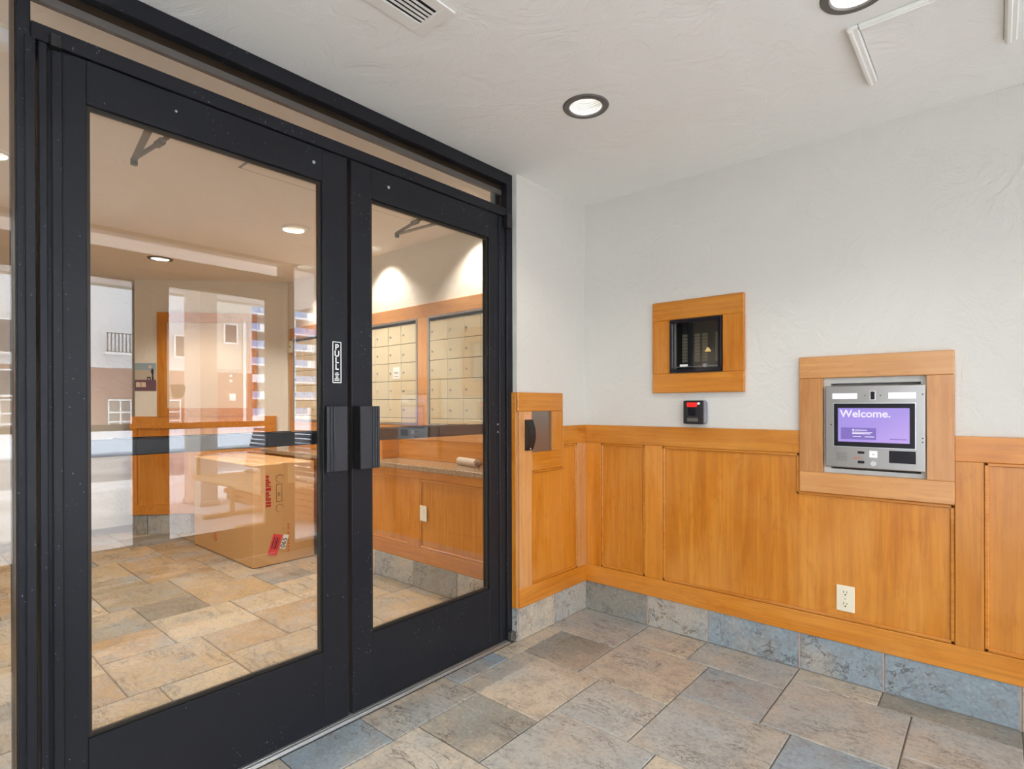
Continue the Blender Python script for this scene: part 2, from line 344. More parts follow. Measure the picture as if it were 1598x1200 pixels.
for ri, (rx0, rx1, ry0, ry1) in enumerate(REG):
    for i in range(-26, 26):
        for j in range(-26, 26):
            lx, ly = -1.737+.3175*i+.4275*j, 1.648+.4275*i-.3175*j
            for (x0, y0, s) in ((lx, ly, TL), (lx, ly+TL, TS)):
                a0, a1, c0, c1 = max(x0, rx0)+GR/2, min(x0+s, rx1)-GR/2, max(y0, ry0)+GR/2, min(y0+s, ry1)-GR/2
                if a1-a0 < .012 or c1-c0 < .012: continue
                if ri == 1 and not in_lobby_ok(a0, a1, c0, c1): continue
                o = bpy.data.objects.new('tile', tile_mesh(a0, a1, c0, c1)); C.objects.link(o)
                o.location = ((a0+a1)/2, (c0+c1)/2, random.uniform(-.0012, .0004)); attach(o, floor)
                col = None
                if ri == 0:
                    for kx, ky, kc in KEY:
                        if a0 <= kx <= a1 and c0 <= ky <= c1: col = COL[kc]
                if col is None: col = COL[random.choice(['tan', 'grey', 'blue', 'sand', 'rust', 'grey'])] if ri == 0 else random.choice(LCOL)
                o.color = col

# ------------------------------------------------------------------ tile baseboards
def base_run(name, pieces, grout):
    e = empty(name, (pieces[0][0], pieces[0][2], 0), kind='structure')
    obj('grout_bed', grout, 'grout_pink', e)
    for q in pieces:
        o = obj('tile', q[:6]+(.002,), 'slate', e); o.color = COL[q[6]]
    return e
bj = [-1.822, -1.425, -1.096, -.673, -.354, .067, .38, .598]; bc = ['dark', 'grey', 'blue', 'blue', 'blue', 'grey', 'dark']
base_run('baseboard_back', [(bj[i]+.003, bj[i+1]-.003, YW-.012, YW-.001, .002, .164, bc[i]) for i in range(7)], (-1.822, .598, YW-.009, YW-.001, .001, .163))
base_run('baseboard_left', [(XP+.001, XP+.012, 2.145, 2.430, .002, .164, 'sand'), (XP+.001, XP+.012, 2.436, YW-.014, .002, .164, 'grey'), (-1.884, XP+.010, 2.129, 2.139, .002, .164, 'grey')],
         (XP+.001, XP+.009, 2.142, YW-.014, .001, .163))

# ------------------------------------------------------------------ maple wainscot, back wall
def bead(bm, pts, y, r=.007, inward=None):           # thin moulding bar run along pts in the x-z plane
    for p, q in zip(pts, pts[1:]):
        bm_box(bm, min(p[0], q[0])-r, max(p[0], q[0])+r, y-.009, y, min(p[1], q[1])-r, max(p[1], q[1])+r, .003)
wb = empty('trim_2', (-1.2, YW, .165), kind='structure')
yb0, yb1 = YW-.020, YW-.001        # rails and stiles
yp0 = YW-.009                      # panels sit back
obj('base_rail', (-1.822, 0.598, yb0, yb1, .166, .264, .0015), 'maple_x', wb)
obj('top_rail', (-1.822, -.670, yb0, yb1, .976, 1.078, .0015), 'maple_x', wb)
obj('top_rail', (-.121, 0.598, yb0, yb1, .976, 1.072, .0015), 'maple_x', wb)
for a, c in ((-1.822, -1.715), (-1.435, -1.335), (-.121, -.036)): obj('stile', (a, c, yb0, yb1, .2645, .9755, .0015), 'maple_z', wb)
for a, c in ((-1.7145, -1.4355), (-.0355, .598)): obj('panel', (a, c, yp0, yb1, .2645, .9755), 'maple_z', wb)
b = B(); bm_poly(b, [(-1.3345, yp0, .2645), (-.1215, yp0, .2645), (-.1215, yp0, .8055), (-.669, yp0, .8055), (-.669, yp0, .9755), (-1.3345, yp0, .9755)], (0, yb1-yp0, 0)); obj('panel', b, 'maple_z', wb)
for pts in ([(-1.708, .272), (-1.708, .969), (-1.442, .969), (-1.442, .272), (-1.708, .272)], [(-1.328, .272), (-1.328, .969), (-.677, .969), (-.677, .798), (-.129, .798), (-.129, .272), (-1.328, .272)], [(.588, .272), (-.028, .272), (-.028, .969), (.588, .969)]):
    b = B(); bead(b, pts, yp0); obj('panel_moulding', b, 'maple_x', wb)

# maple wainscot on the pier beside the doors
xb0, xb1 = XP+.001, XP+.018; xq = XP+.008
wp = empty('trim_3', (XP, 2.45, .165), kind='structure')
obj('base_rail', (xb0, xb1, 2.140, YW-.021, .166, .262, .0015), 'maple_y', wp)
obj('stile', (xb0, xb1, 2.140, 2.238, .2625, 1.1625, .0015), 'maple_pale_z', wp)
obj('stile', (xb0, xb1, 2.419, 2.513, .9495, 1.1625, .0015), 'maple_z', wp)
obj('stile', (xb0, xb1, 2.655, YW-.021, .2625, .9755, .0015), 'maple_pale_z', wp)
obj('top_board', (xb0, xb1, 2.128, 2.513, 1.163, 1.26, .003), 'maple_y', wp)
obj('lower_board', (xb0, xb1, 2.2385, 2.516, .854, .949, .0015), 'maple_y', wp)
obj('top_rail', (xb0, xb1, 2.5165, YW-.021, .976, 1.078, .0015), 'maple_y', wp)
b = B(); bm_poly(b, [(xb0, 2.2385, .2625), (xb0, 2.6545, .2625), (xb0, 2.6545, .9755), (xb0, 2.5165, .9755), (xb0, 2.5165, .8535), (xb0, 2.2385, .8535)], (xq-xb0, 0, 0)); obj('panel', b, 'maple_z', wp)
b = B()
for (y0, y1, z0, z1) in ((2.2385, 2.6545, .2625, .2765), (2.6405, 2.6545, .2625, .9755), (2.517, 2.6545, .9615, .9755), (2.2385, 2.5165, .8395, .8535), (2.5165, 2.5305, .8395, .9755)): bm_box(b, xq, xq+.008, y0, y1, z0, z1, .003)
obj('panel_moulding', b, 'maple_y', wp)
obj('return_board', (-1.884, XP+.0005, 2.129, 2.1395, .166, 1.1625, .001), 'maple_z', wp)
obj('return_cap', (-1.884, XP+.0005, 2.128, 2.1395, 1.163, 1.26, .001), 'maple_x', wp)
obj('steel_plate', (xb0, xb0+.003, 2.239, 2.4185, .9495, 1.1625), 'steel', wp)
# bowed black card reader on the pier
cr = empty('mullion_reader', (xb1, 2.206, .963), 'slim bowed black card reader on the maple stile beside the glass doors', 'card reader')
b = B(); n = 12
prof = [(xb1+.012+.020*sin(pi*i/n), .963+.157*i/n) for i in range(n+1)]
bm_poly(b, [(xb1, 2.180, .963)]+[(x, 2.180, z) for x, z in prof]+[(xb1, 2.180, 1.12)], (0, .052, 0)); o = obj('body', b, 'black_plastic', cr)
bb = B(); bm_cyl(bb, (xb1+.012, 2.206, .972), (xb1+.0185, 2.206, .972), .003, 10); obj('indicator_light', bb, 'white_paint', cr)
obj('bare_patch', (xb1, xb1+.0008, 2.186, 2.228, 1.121, 1.146), 'scar', cr)

# ------------------------------------------------------------------ inner storefront
XF, XB = -1.858, -1.972
st = empty('trim_4', (XF, 1.2, 0), kind='structure')
def fr(name, *a, mat='black_metal', parent=st): return obj(name, a, mat, parent)
fr('head', XB, XF, -.78, 2.139, 2.309, H-.001, .002)
fr('head_stop', XB+.02, XF-.035, .266, 2.094, 2.285, 2.3085, mat='bronze')
fr('glazing_bead', -1.905, -1.893, .266, 2.094, 2.262, 2.2845, mat='dark_bronze_trim')
fr('transom_bar', XB, XF, .2655, 2.0945, 2.142, 2.186, .002)
fr('jamb', XB, XF, .2365, .265, .001, 2.3085, .002)
fr('jamb', XB, XF, 2.095, 2.139, .001, 2.3085, .002)
fr('jamb_stop', XF-.001, XF+.012, .252, .2725, .012, 2.139, .0015)
fr('jamb_bronze', -1.896, XF-.012, .2345, .2362, .001, 2.3085, mat='bronze')
fr('jamb', XB, XF, -.779, -.735, .001, 2.3085, .002)
fr('sill_rail', XB, XF, -.7345, .236, .001, .05, .002)
fr('pivot_block', XF, XF+.030, 2.066, 2.102, 2.079, 2.146, .002, mat='black_plastic')
fr('pivot_block', XF, XF+.028, .300, .325, 2.128, 2.160, .002, mat='black_plastic')
fr('floor_pivot', XF+.002, XF+.028, 2.094, 2.127, .012, .052, .003, mat='grey_metal')
# threshold
b = B()
bm_box(b, -1.985, -1.838, .2655, 2.0945, .0005, .006, .001)
for k in range(10): bm_box(b, -1.980+.0142*k, -1.972+.0142*k, .2655, 2.0945, .005, .0105, .001)
o = obj('trim_5', b, 'alu'); o['kind'] = 'structure'
# fixed panes
w1 = empty('window_1', (-1.9, 1.18, 2.187), kind='structure')
obj('pane', (-1.903, -1.897, .2655, 2.0945, 2.187, 2.300), 'glass', w1)
w2 = empty('window_2', (-1.9, -.25, .05), kind='structure')
obj('pane', (-1.903, -1.897, -.7345, .2362, .0505, 2.3085), 'glass', w2)

def leaf(name, y0, y1, hinge, xf, xb, zt, gl, gr, gz0, gz1, glassmat, out=1):
    """storefront door leaf in the y-z plane; room side at xf, far side at xb"""
    d = empty(name, ((xf+xb)/2, (y0+y1)/2, .012), kind='structure')
    zb = .014
    obj('stile', (xb, xf, y0, gl, zb, zt, .0015), 'black_metal', d)
    obj('stile', (xb, xf, gr, y1, zb, zt, .0015), 'black_metal', d)
    obj('top_rail', (xb, xf, gl+.0005, gr-.0005, gz1, zt, .001), 'black_metal', d)
    obj('bottom_rail', (xb, xf, gl+.0005, gr-.0005, zb, gz0, .001), 'black_metal', d)
    xm = (xf+xb)/2
    pane = obj('pane', (xm-.003, xm+.003, gl+.001, gr-.001, gz0+.001, gz1-.001), glassmat, d)
    b = B()
    for (a, c, e, f) in ((gl+.0005, gl+.010, gz0, gz1), (gr-.010, gr-.0005, gz0, gz1), (gl+.0105, gr-.0105, gz0+.0005, gz0+.012), (gl+.0105, gr-.0105, gz1-.012, gz1-.0005)):
        bm_box(b, xm+.0035, xm+.013, a, c, e, f)
    obj('glazing_bead', b, 'bead_dark', d)
    return d
d1 = leaf('door_1', .279, 1.1865, -1, -1.864, -1.911, 2.138, .381, 1.083, .290, 2.020, 'glass')
d2 = leaf('door_2', 1.2035, 2.087, 1, -1.864, -1.911, 2.138, 1.294, 1.972, .296, 2.014, 'glass')
xf = -1.864
# hinge-side strips of the left leaf and screws
obj('hinge_strip', (xf, xf+.014, .279, .2965, .02, 2.136, .002), 'black_metal', d1)
obj('hinge_strip', (xf, xf+.010, .306, .328, .02, 2.128, .002), 'black_metal', d1)
obj('hinge_strip', (xf, xf+.006, 2.040, 2.066, .02, 2.136, .002), 'black_metal', d2)
def screw(d, y, z, r=.006):
    b = B(); bm_cyl(b, (xf, y, z), (xf+.003, y, z), r, 12); obj('bolt', b, 'alu', d)
screw(d1, 1.048, 2.078); screw(d2, 1.377, 2.083); screw(d1, .60, 2.085, .0035)
for z_ in (1.1, 1.062): screw(d2, 2.030, z_, .0045)
# pull handles: side web near the meeting edge, wide grooved plate
def pull(d, ya, yb, ext):
    """ya = attached edge (web), yb = free edge"""
    h = empty('pull_handle', (xf, (ya+yb)/2, .954)); attach(h, d)
    h.location = (xf, (ya+yb)/2, .954)
    s = 1 if yb > ya else -1
    x1 = xf+ext
    obj('web', (xf, x1, min(ya, ya+s*.004), max(ya, ya+s*.004), .954, 1.194), 'black_plastic', h)
    obj('plate', (x1-.005, x1, min(ya, yb), max(ya, yb), .954, 1.194, .001), 'handle_metal', h)
    b = B()
    for k in range(3):
        yy = yb-s*(.001+.0115*k); bm_box(b, x1, x1+.0045, min(yy, yy-s*.0075), max(yy, yy-s*.0075), .955, 1.193, .001)
    obj('rib', b, 'handle_metal', h)
    return h
pull(d1, 1.166, 1.079, .036); pull(d2, 1.206, 1.296, .048)
# PULL sign on the left leaf
sg = empty('pull_sign', (xf, 1.1395, 1.281)); attach(sg, d1)
b = B(); y0, y1, z0, z1 = 1.1215, 1.1585, 1.281, 1.436
for q in ((y0, y1, z0, z0+.003), (y0, y1, z1-.003, z1), (y0, y0+.003, z0, z1), (y1-.003, y1, z0, z1)): bm_box(b, xf+.0002, xf+.0012, *q)
obj('border', b, 'white_paint', sg)
for k, ch in enumerate('PULL'): text('letter', ch, .031, (xf+.0006, 1.140, 1.405-.0245*k), (R90, 0, R90), 'white_paint', sg, 'CENTER', off=.0006)
b = B()
for k, wd in enumerate((.012, .018, .012, .010, .020, .020)): bm_box(b, xf+.0002, xf+.001, 1.140-wd/2, 1.140+wd/2, 1.3175-.0056*k, 1.3205-.0056*k)
obj('small_print', b, 'white_paint', sg)
# exit bars and closers on the lobby side
for d, y0, y1, sgn in ((d1, .335, 1.130, 1), (d2, 1.255, 2.030, -1)):
    p = empty('panic_bar', (-1.935, (y0+y1)/2, 1.047)); attach(p, d)
    obj('channel', (-1.945, -1.9115, y0, y1, 1.052, 1.102, .003), 'black_plastic', p)
    obj('touch_bar', (-1.962, -1.9455, y0+.12, y1-.12, 1.050, 1.104, .006), 'bezel', p)
    for yy in (y0-.012, y1-.018): obj('end_cap', (-1.955, -1.9112, yy, yy+.030, 1.045, 1.108, .004), 'black_plastic', p)
for d, yA, yB, yC, ybody in ((d1, .577, .642, .700, .56), (d2, 1.876, 1.854, 1.80, 1.86)):
    c_ = empty('door_closer', (-1.935, ybody, 2.05)); attach(c_, d)
    obj('closer_body', (-1.955, -1.9115, ybody-.13, ybody+.13, 2.045, 2.105, .005), 'dark_bronze_trim', c_)
    b = B(); bm_poly(b, [(-1.935, yA-.012, 2.108), (-1.935, yA+.012, 2.108), (-2.44, yB+.010, 2.114), (-2.44, yB-.010, 2.114)], (0, 0, .006)); obj('closer_arm', b, 'grey_metal', c_)
    b = B(); bm_cyl(b, (-2.435, yB, 2.100), (-2.435, yB, 2.124), .012, 12); bm_tube(b, [(-2.435, yB, 2.124), (-2.25, (yB+yC)/2, 2.135), (-1.98, yC, 2.150)], .008, 8); bm_tube(b, [(-2.27, (yB+yC)/2-.002, 2.134), (-2.23, (yB+yC)/2+.003, 2.137)], .013, 8); obj('closer_link', b, 'grey_metal', c_)

# ------------------------------------------------------------------ wall devices on the back wall
# glazed directory cabinet
yf = YW-.001
fd = empty('directory_cabinet', (-1.15, YW, 1.257), 'black-framed glass directory cabinet in a square maple surround on the white wall', 'directory')
def frame4(parent, X0, X1, Z0, Z1, x0, x1, z0, z1, ya, yb, bev=.003, wd='maple_'):
    obj('surround_board', (X0, X1, ya, yb, z1+.0003, Z1, bev), wd+'x', parent); obj('surround_board', (X0, X1, ya, yb, Z0, z0-.0003, bev), wd+'x', parent)
    obj('surround_board', (X0, x0, ya, yb, z0, z1, bev*.4), wd+'z', parent); obj('surround_board', (x1, X1, ya, yb, z0, z1, bev*.4), wd+'z', parent)
frame4(fd, -1.387, -.911, 1.257, 1.735, -1.288, -1.013, 1.359, 1.636, YW-.024, yf)
cb_ = empty('cabinet_box', (-1.15, YW, 1.361)); attach(cb_, fd)
b = B(); X0, X1, Z0, Z1 = -1.2855, -1.0155, 1.3615, 1.6335
for q in ((X0, X1, YW-.036, YW-.012, Z0, Z0+.018), (X0, X1, YW-.036, YW-.012, Z1-.018, Z1), (X0, X0+.018, YW-.036, YW-.012, Z0+.018, Z1-.018), (X1-.018, X1, YW-.036, YW-.012, Z0+.018, Z1-.018)): bm_box(b, *q, .003)
obj('door_frame', b, 'bezel', cb_)
obj('back_panel', (X0, X1, YW+.050, YW+.058, Z0, Z1), 'black_plastic', cb_)
obj('pane', (X0+.018, X1-.018, YW-.024, YW-.020, Z0+.018, Z1-.018), 'dark_glass', cb_)
for k, x in enumerate((-1.250, -1.183, -1.143, -1.075)):
    for r in range(9):
        obj('name_strip', (x, x+.028, YW+.044, YW+.0495, 1.418+.0165*r, 1.4315+.0165*r), 'name_strip', cb_)
obj('latch_rail', (X0+.022, X1-.022, YW-.010, YW-.006, 1.388, 1.393), 'alu', cb_)
b = B(); bm_cyl(b, (-1.098, YW-.040, 1.392), (-1.098, YW-.020, 1.392), .009, 16); obj('lock', b, 'alu', cb_)
obj('tag', (-1.232, -1.190, YW-.026, YW-.0245, 1.391, 1.402), 'paper', cb_)
lp = empty('lamp_reflection', (-1.103, YW+.03, 1.40)); attach(lp, fd)  # glowing shape standing in for a table lamp reflected in the cabinet glass
b = B(); bm_lathe(b, [(.005, .073), (.016, .053)], (-1.103, YW+.02, 1.412), 16); obj('reflected_shade', b, 'lamp_reflection_glow', lp)
b = B(); bm_cyl(b, (-1.103, YW+.02, 1.41), (-1.103, YW+.02, 1.463), .002, 8); obj('reflected_stem', b, 'bronze', lp)
# proximity reader
pr = empty('proximity_reader', (-1.146, YW, 1.094), 'small dark proximity reader with a red light on the white wall under the cabinet', 'card reader')
obj('housing', (-1.205, -1.094, YW-.047, yf, 1.096, 1.217, .010), 'grey_plastic', pr)
obj('face', (-1.203, -1.097, YW-.052, YW-.046, 1.098, 1.215, .004), 'black_plastic', pr)
obj('red_light', (-1.183, -1.131, YW-.0545, YW-.0515, 1.184, 1.206, .002), 'red_plastic', pr)
obj('finger_pad', (-1.179, -1.136, YW-.0540, YW-.0515, 1.140, 1.180, .002), 'bezel', pr)
obj('name_plate', (-1.182, -1.127, YW-.0540, YW-.0515, 1.110, 1.128, .001), 'grey_metal', pr)
b = B(); bm_cyl(b, (-1.122, YW-.055, 1.201), (-1.122, YW-.0515, 1.201), .0065, 14); obj('screw', b, 'white_paint', pr)
# intercom
fi = empty('trim_6', (-.39, YW, .806), kind='structure')
frame4(fi, -.669, -.1215, .806, 1.406, -.574, -.208, .897, 1.310, YW-.026, yf, wd='maple_pale_')
ic = empty('intercom', (-.388, YW, .925), 'stainless video intercom with a lit purple welcome screen set in the maple surround', 'intercom')
yi = YW-.036
obj('back_box', (-.545, -.231, YW-.018, YW+.055, .935, 1.262), 'dark_gap', ic)
obj('faceplate', (-.5625, -.2115, yi, YW-.0185, .926, 1.275, .003), 'steel', ic)
def pl(name, x0, x1, z0, z1, mat, y0=.0004, th=.002, bev=0., parent=None): return obj(name, (x0, x1, yi-y0-th, yi-y0, z0, z1, bev), mat, parent or ic)
pl('fill_light', -.535, -.4425, 1.218, 1.2425, 'panel_light', bev=.0008); pl('fill_light', -.333, -.2405, 1.218, 1.2435, 'panel_light', bev=.0008)
pl('camera_housing', -.397, -.377, 1.213, 1.251, 'white_paint', bev=.001); b = B(); bm_box(b, -.3945, -.3795, yi-.005, yi-.0025, 1.2155, 1.2485, .0012); lens = obj('lens', b, 'bezel', ic)
for x in (-.414, -.360):
    b = B(); bm_cyl(b, (x, yi-.002, 1.232), (x, yi-.0002, 1.232), .0025, 10); obj('sensor', b, 'slot_dark', ic)
sc_ = empty('display', (-.386, yi, 1.018)); attach(sc_, ic)
obj('display_rim', (-.532, -.241, yi-.0015, yi-.0003, 1.014, 1.202, .0006), 'alu', sc_)
obj('bezel', (-.529, -.244, yi-.004, yi-.0018, 1.017, 1.199, .001), 'bezel', sc_)
obj('screen', (-.513, -.2615, yi-.0048, yi-.0042, 1.037, 1.180), 'screen', sc_)
ys = yi-.0052
text('welcome_text', 'Welcome.', .043, (-.505, ys, 1.142), (R90, 0, 0), 'screen_text', sc_, off=.0009, ext=.0002)
obj('info_card', (-.502, -.375, ys-.0002, ys+.0003, 1.0475, 1.097), 'screen_card', sc_)
b = B(); random.seed(3)
for k, (x, zz, wd) in enumerate(((-.451, 1.087, .045), (-.460, 1.078, .072), (-.460, 1.0725, .066), (-.458, 1.060, .030), (-.415, 1.060, .034))): bm_box(b, x, x+wd, ys-.0006, ys-.0003, zz-.0016, zz+.0016)
bm_box(b, -.460, -.453, ys-.0006, ys-.0003, 1.0835, 1.0905)
obj('card_print', b, 'screen_text', sc_)
obj('corner_print', (-.328, -.270, ys-.0003, ys, 1.051, 1.0545), 'screen_card', sc_)
b = B()
for r in range(7):
    for c_i in range(6):
        x, zz = -.518+.0068*c_i+(.0034 if r % 2 else 0), .956+.0053*r
        bm_cyl(b, (x, yi-.0012, zz), (x, yi-.0001, zz), .0014, 6)
obj('speaker_holes', b, 'slot_dark', ic)
pl('reader_slot', -.441, -.417, .988, .998, 'bezel', bev=.0008); pl('reader_slot', -.441, -.417, .947, .9585, 'bezel', bev=.0008)
text('braille_mark', 'abm', .018, (-.457, yi-.0006, .965), (R90, 0, 0), 'orange_print', ic, ext=.0002)
pl('lit_button', -.399, -.371, .974, 1.002, 'panel_light', bev=.0008); pl('button_mark', -.390, -.380, .986, .989, 'grey_plastic', y0=.0026, th=.0006)
b = B(); bm_cyl(b, (-.385, yi-.006, .949), (-.385, yi-.0003, .949), .010, 20); bm_cyl(b, (-.385, yi-.007, .949), (-.385, yi-.0061, .949), .006, 16); obj('key_lock', b, 'alu', ic)
pl('black_reader', -.331, -.2415, .956, 1.006, 'bezel', bev=.001)
for x, zz in ((-.2195, 1.235), (-.2195, 1.06), (-.2195, 1.045), (-.540, 1.108)):
    b = B(); bm_cyl(b, (x, yi-.0015, zz), (x, yi-.0001, zz), .003, 10); obj('screw', b, 'slot_dark', ic)
# outlet
ot = empty('power_outlet', (-.491, YW, .303), 'ivory double power outlet low on the wide maple panel', 'outlet')
yo = yp0-.006
obj('cover_plate', (-.5255, -.457, yo, yp0-.0002, .303, .414, .002), 'ivory', ot)
for zc in (.3835, .3335):
    b = B(); bm_cyl(b, (-.491, yo-.002, zc), (-.491, yo-.0001, zc), .0165, 24); s_ = obj('socket', b, 'ivory', ot)
    b = B(); bm_box(b, -.4985, -.4965, yo-.0032, yo-.0021, zc, zc+.009); bm_box(b, -.4855, -.4835, yo-.0032, yo-.0021, zc+.001, zc+.008); bm_cyl(b, (-.491, yo-.0032, zc-.007), (-.491, yo-.0021, zc-.007), .003, 10); obj('slots', b, 'slot_dark', s_)
b = B(); bm_cyl(b, (-.491, yo-.0015, .3585), (-.491, yo-.0001, .3585), .003, 10); obj('screw', b, 'alu', ot)

# ------------------------------------------------------------------ ceiling fixtures
holes = {0: [], 1: []}
def downlight(x, y, label, warm, power, room, spot=None, trim='dark_bronze_trim', grp='recessed downlights', r=.062):
    e = empty('downlight', (x, y, H), label, 'downlight', grp)
    holes[room].append((x, y, r+.008))
    b = B(); bm_lathe(b, [(r, -.001), (r+.004, -.006), (r+.024, -.005), (r+.028, .0), (r+.024, .0)], (x, y, H), 40); obj('trim_ring', b, trim, e, True)
    b = B(); pr_ = []
    for k in range(9):
        rr = r-.0015*k; pr_ += [(rr, .006+.008*k), (rr-.004, .009+.008*k)]
    bm_lathe(b, [(r+.001, -.001)]+pr_, (x, y, H), 40); obj('baffle', b, 'white_paint', e, False)
    b = B(); bm_cyl(b, (x, y, H+.072), (x, y, H+.080), r-.010, 32); obj('lamp', b, 'lamp_warm' if warm else 'lamp_white', e)
    b = B(); bm_cyl(b, (x, y, H+.09), (x, y, H+.15), r+.004, 24); obj('can', b, 'dark_gap', e)
    l = bpy.data.lights.new('downlight_bulb', 'SPOT'); l.spot_size = spot or radians(125); l.spot_blend = .6; l.shadow_soft_size = .02; l.energy = power
    l.color = DL_WARM if warm else DL_NEUTRAL
    lo = bpy.data.objects.new('downlight_bulb', l); C.objects.link(lo); lo.location = (x, y, H+.028); attach(lo, e)
V = 'recessed downlight with a dark ring '
downlight(-1.212, 1.835, V+'in the white ceiling close to the glass doors', 0, P_VEST, 0)
downlight(-.300, 1.832, V+'beside the framed ceiling hatch', 0, P_VEST, 0)
downlight(-1.212, .10, V+'in the white ceiling near the slatted air vent', 0, P_VEST, 0)
downlight(-.300, .10, V+'in the white ceiling above the dark floor mat', 0, P_VEST, 0)
L_ = 'warm recessed downlight in the lobby ceiling '
downlight(-3.523, 1.835, L_+'just past the flat access panel', 1, P_LOBBY, 1, trim='white_trim')
downlight(-4.40, 2.40, L_+'washing the mailbox wall near the angled wall', 1, P_WASH, 1, radians(105), trim='white_trim')
downlight(-3.52, 2.43, L_+'washing the wall over the nearer mailboxes', 1, P_WASH, 1, radians(105), trim='white_trim')
downlight(-2.52, 2.43, L_+'close to the pier by the doors', 1, P_WASH, 1, radians(105), trim='white_trim')
downlight(-5.02, 1.50, L_+'in front of the framed notice board', 1, P_LOBBY*.6, 1)
downlight(-3.5, .35, L_+'over the open slate floor', 1, P_LOBBY, 1, trim='white_trim')
downlight(-5.3, .10, L_+'at the plain far wall', 1, P_LOBBY*.6, 1)
downlight(-2.75, -.75, L_+'near the side window by the doors', 1, P_LOBBY, 1, trim='white_trim')
for room, o in ((0, ceiling), (1, ceiling_lobby)):
    b = B()
    for x, y, r in holes[room]: bm_cyl(b, (x, y, H-.05), (x, y, H+.155), r, 40)
    bm = bmesh.new(); bm.from_mesh(o.data); bm.free()
    mloc = o.location.copy(); bmesh.ops.translate(b, verts=b.verts, vec=(0, 0, 0)); cut(o, b)
# ceiling air vent
vn = empty('air_vent', (-1.288, .93, H), 'white slatted air vent flush in the ceiling beside the glass doors', 'vent')
b = B(); vx0, vx1, vy0, vy1 = -1.366, -1.210, .70, 1.138
for q in ((vx0, vx1, vy0, vy0+.04), (vx0, vx1, vy1-.04, vy1), (vx0, vx0+.042, vy0+.04, vy1-.04), (vx1-.036, vx1, vy0+.04, vy1-.04)): bm_box(b, q[0], q[1], q[2], q[3], H-.006, H-.0002, .0015)
obj('frame', b, 'white_trim', vn)
obj('duct_opening', (vx0+.042, vx1-.036, vy0+.04, vy1-.04, H-.0012, H-.0003), 'dark_gap', vn)
for k in range(4): obj('slat', (vx0+.054+.0158*k, vx0+.059+.0158*k, vy0+.04, vy1-.04, H-.006, H-.0013), 'white_trim', vn)
# ceiling access hatch with partial moulding
ht = empty('ceiling_hatch', (-.15, 2.19, H), 'white ceiling access hatch with raised moulding on three sides', 'hatch')
obj('hatch_panel', (-.318, .018, 2.015, 2.375, H-.004, H-.0002, .001), 'ceiling_paint', ht)
def mould(name, x0, x1, y0, y1):
    b = B(); bm_box(b, x0, x1, y0, y1, H-.014, H-.0002, .004)
    if x1-x0 < y1-y0: bm_box(b, x0+.004, (x0+x1)/2+.002, y0+.002, y1-.002, H-.020, H-.012, .003)
    else: bm_box(b, x0+.002, x1-.002, y0+.004, (y0+y1)/2+.002, H-.020, H-.012, .003)
    obj(name, b, 'white_trim', ht)
mould('moulding', -.352, -.320, 1.985, 2.376); mould('moulding', .020, .052, 1.985, 2.390); mould('moulding', -.3195, .0195, 1.985, 2.013)

# ------------------------------------------------------------------ entrance mat
o = obj('floor_mat', (-.45, .57, -.9, 1.96, .0005, .010, .003), 'mat'); tag(o, 'dark ribbed entrance mat lying on the slate floor between the two door pairs', 'mat')

# ------------------------------------------------------------------ outer storefront (seen as reflections in the inner glass)
so = empty('trim_7', (XE+.05, .7, 0), kind='structure')
xo0, xo1 = XE, XE+.10
def fo(name, *a): return obj(name, a, 'black_metal', so)
fo('head', xo0, xo1, -1.45, YW, 2.3375, H)
for y0, y1 in ((-1.45, -1.41), (.295, .352), (2.186, 2.283), (2.735, YW)): fo('jamb', xo0, xo1, y0, y1, 0., 2.337)
fo('transom_bar', xo0, xo1, .3525, 2.1855, 2.142, 2.236)
for y0, y1 in ((-1.4095, .2945), (2.2835, 2.7345)): fo('sill_rail', xo0, xo1, y0, y1, 0., .06)
for n_, y0, y1, z0, z1 in ((3, -1.4095, .2945, .0605, 2.337), (4, 2.2835, 2.7345, .0605, 2.337), (5, .3525, 2.1855, 2.2365, 2.337)):
    e = empty('window_%d' % n_, (xo0+.05, y0, z0), kind='structure'); obj('pane', (xo0+.042, xo0+.048, y0, y1, z0, z1), 'outer_glass', e)
e1 = leaf('door_3', .356, 1.263, -1, xo0+.067, xo0+.023, 2.138, .462, 1.163, .236, 2.050, 'outer_glass')
e2 = leaf('door_4', 1.267, 2.180, 1, xo0+.067, xo0+.023, 2.138, 1.365, 2.070, .236, 2.050, 'outer_glass')
for d, y0, y1 in ((e1, .40, 1.22), (e2, 1.31, 2.13)):
    p = empty('panic_bar', (xo0, (y0+y1)/2, 1.0)); attach(p, d)
    obj('channel', (xo0-.012, xo0+.0225, y0, y1, 1.030, 1.074, .003), 'black_plastic', p)
    for yy in (y0-.01, y1-.02): obj('end_cap', (xo0-.015, xo0+.0227, yy, yy+.03, 1.024, 1.080, .003), 'black_plastic', p)
b = B(); sh = [(-.052, .040), (-.036, .054), (-.020, .046), (0, .056), (.020, .046), (.036, .054), (.052, .040), (.050, .0), (.036, -.040), (0, -.058), (-.036, -.040), (-.050, .0)]
bm_poly(b, [(xo0+.038, 1.428+a*.92, 1.299+c*.92) for a, c in sh], (.002, 0, 0)); o = obj('shield_sticker', b, 'sticker_back', e2)

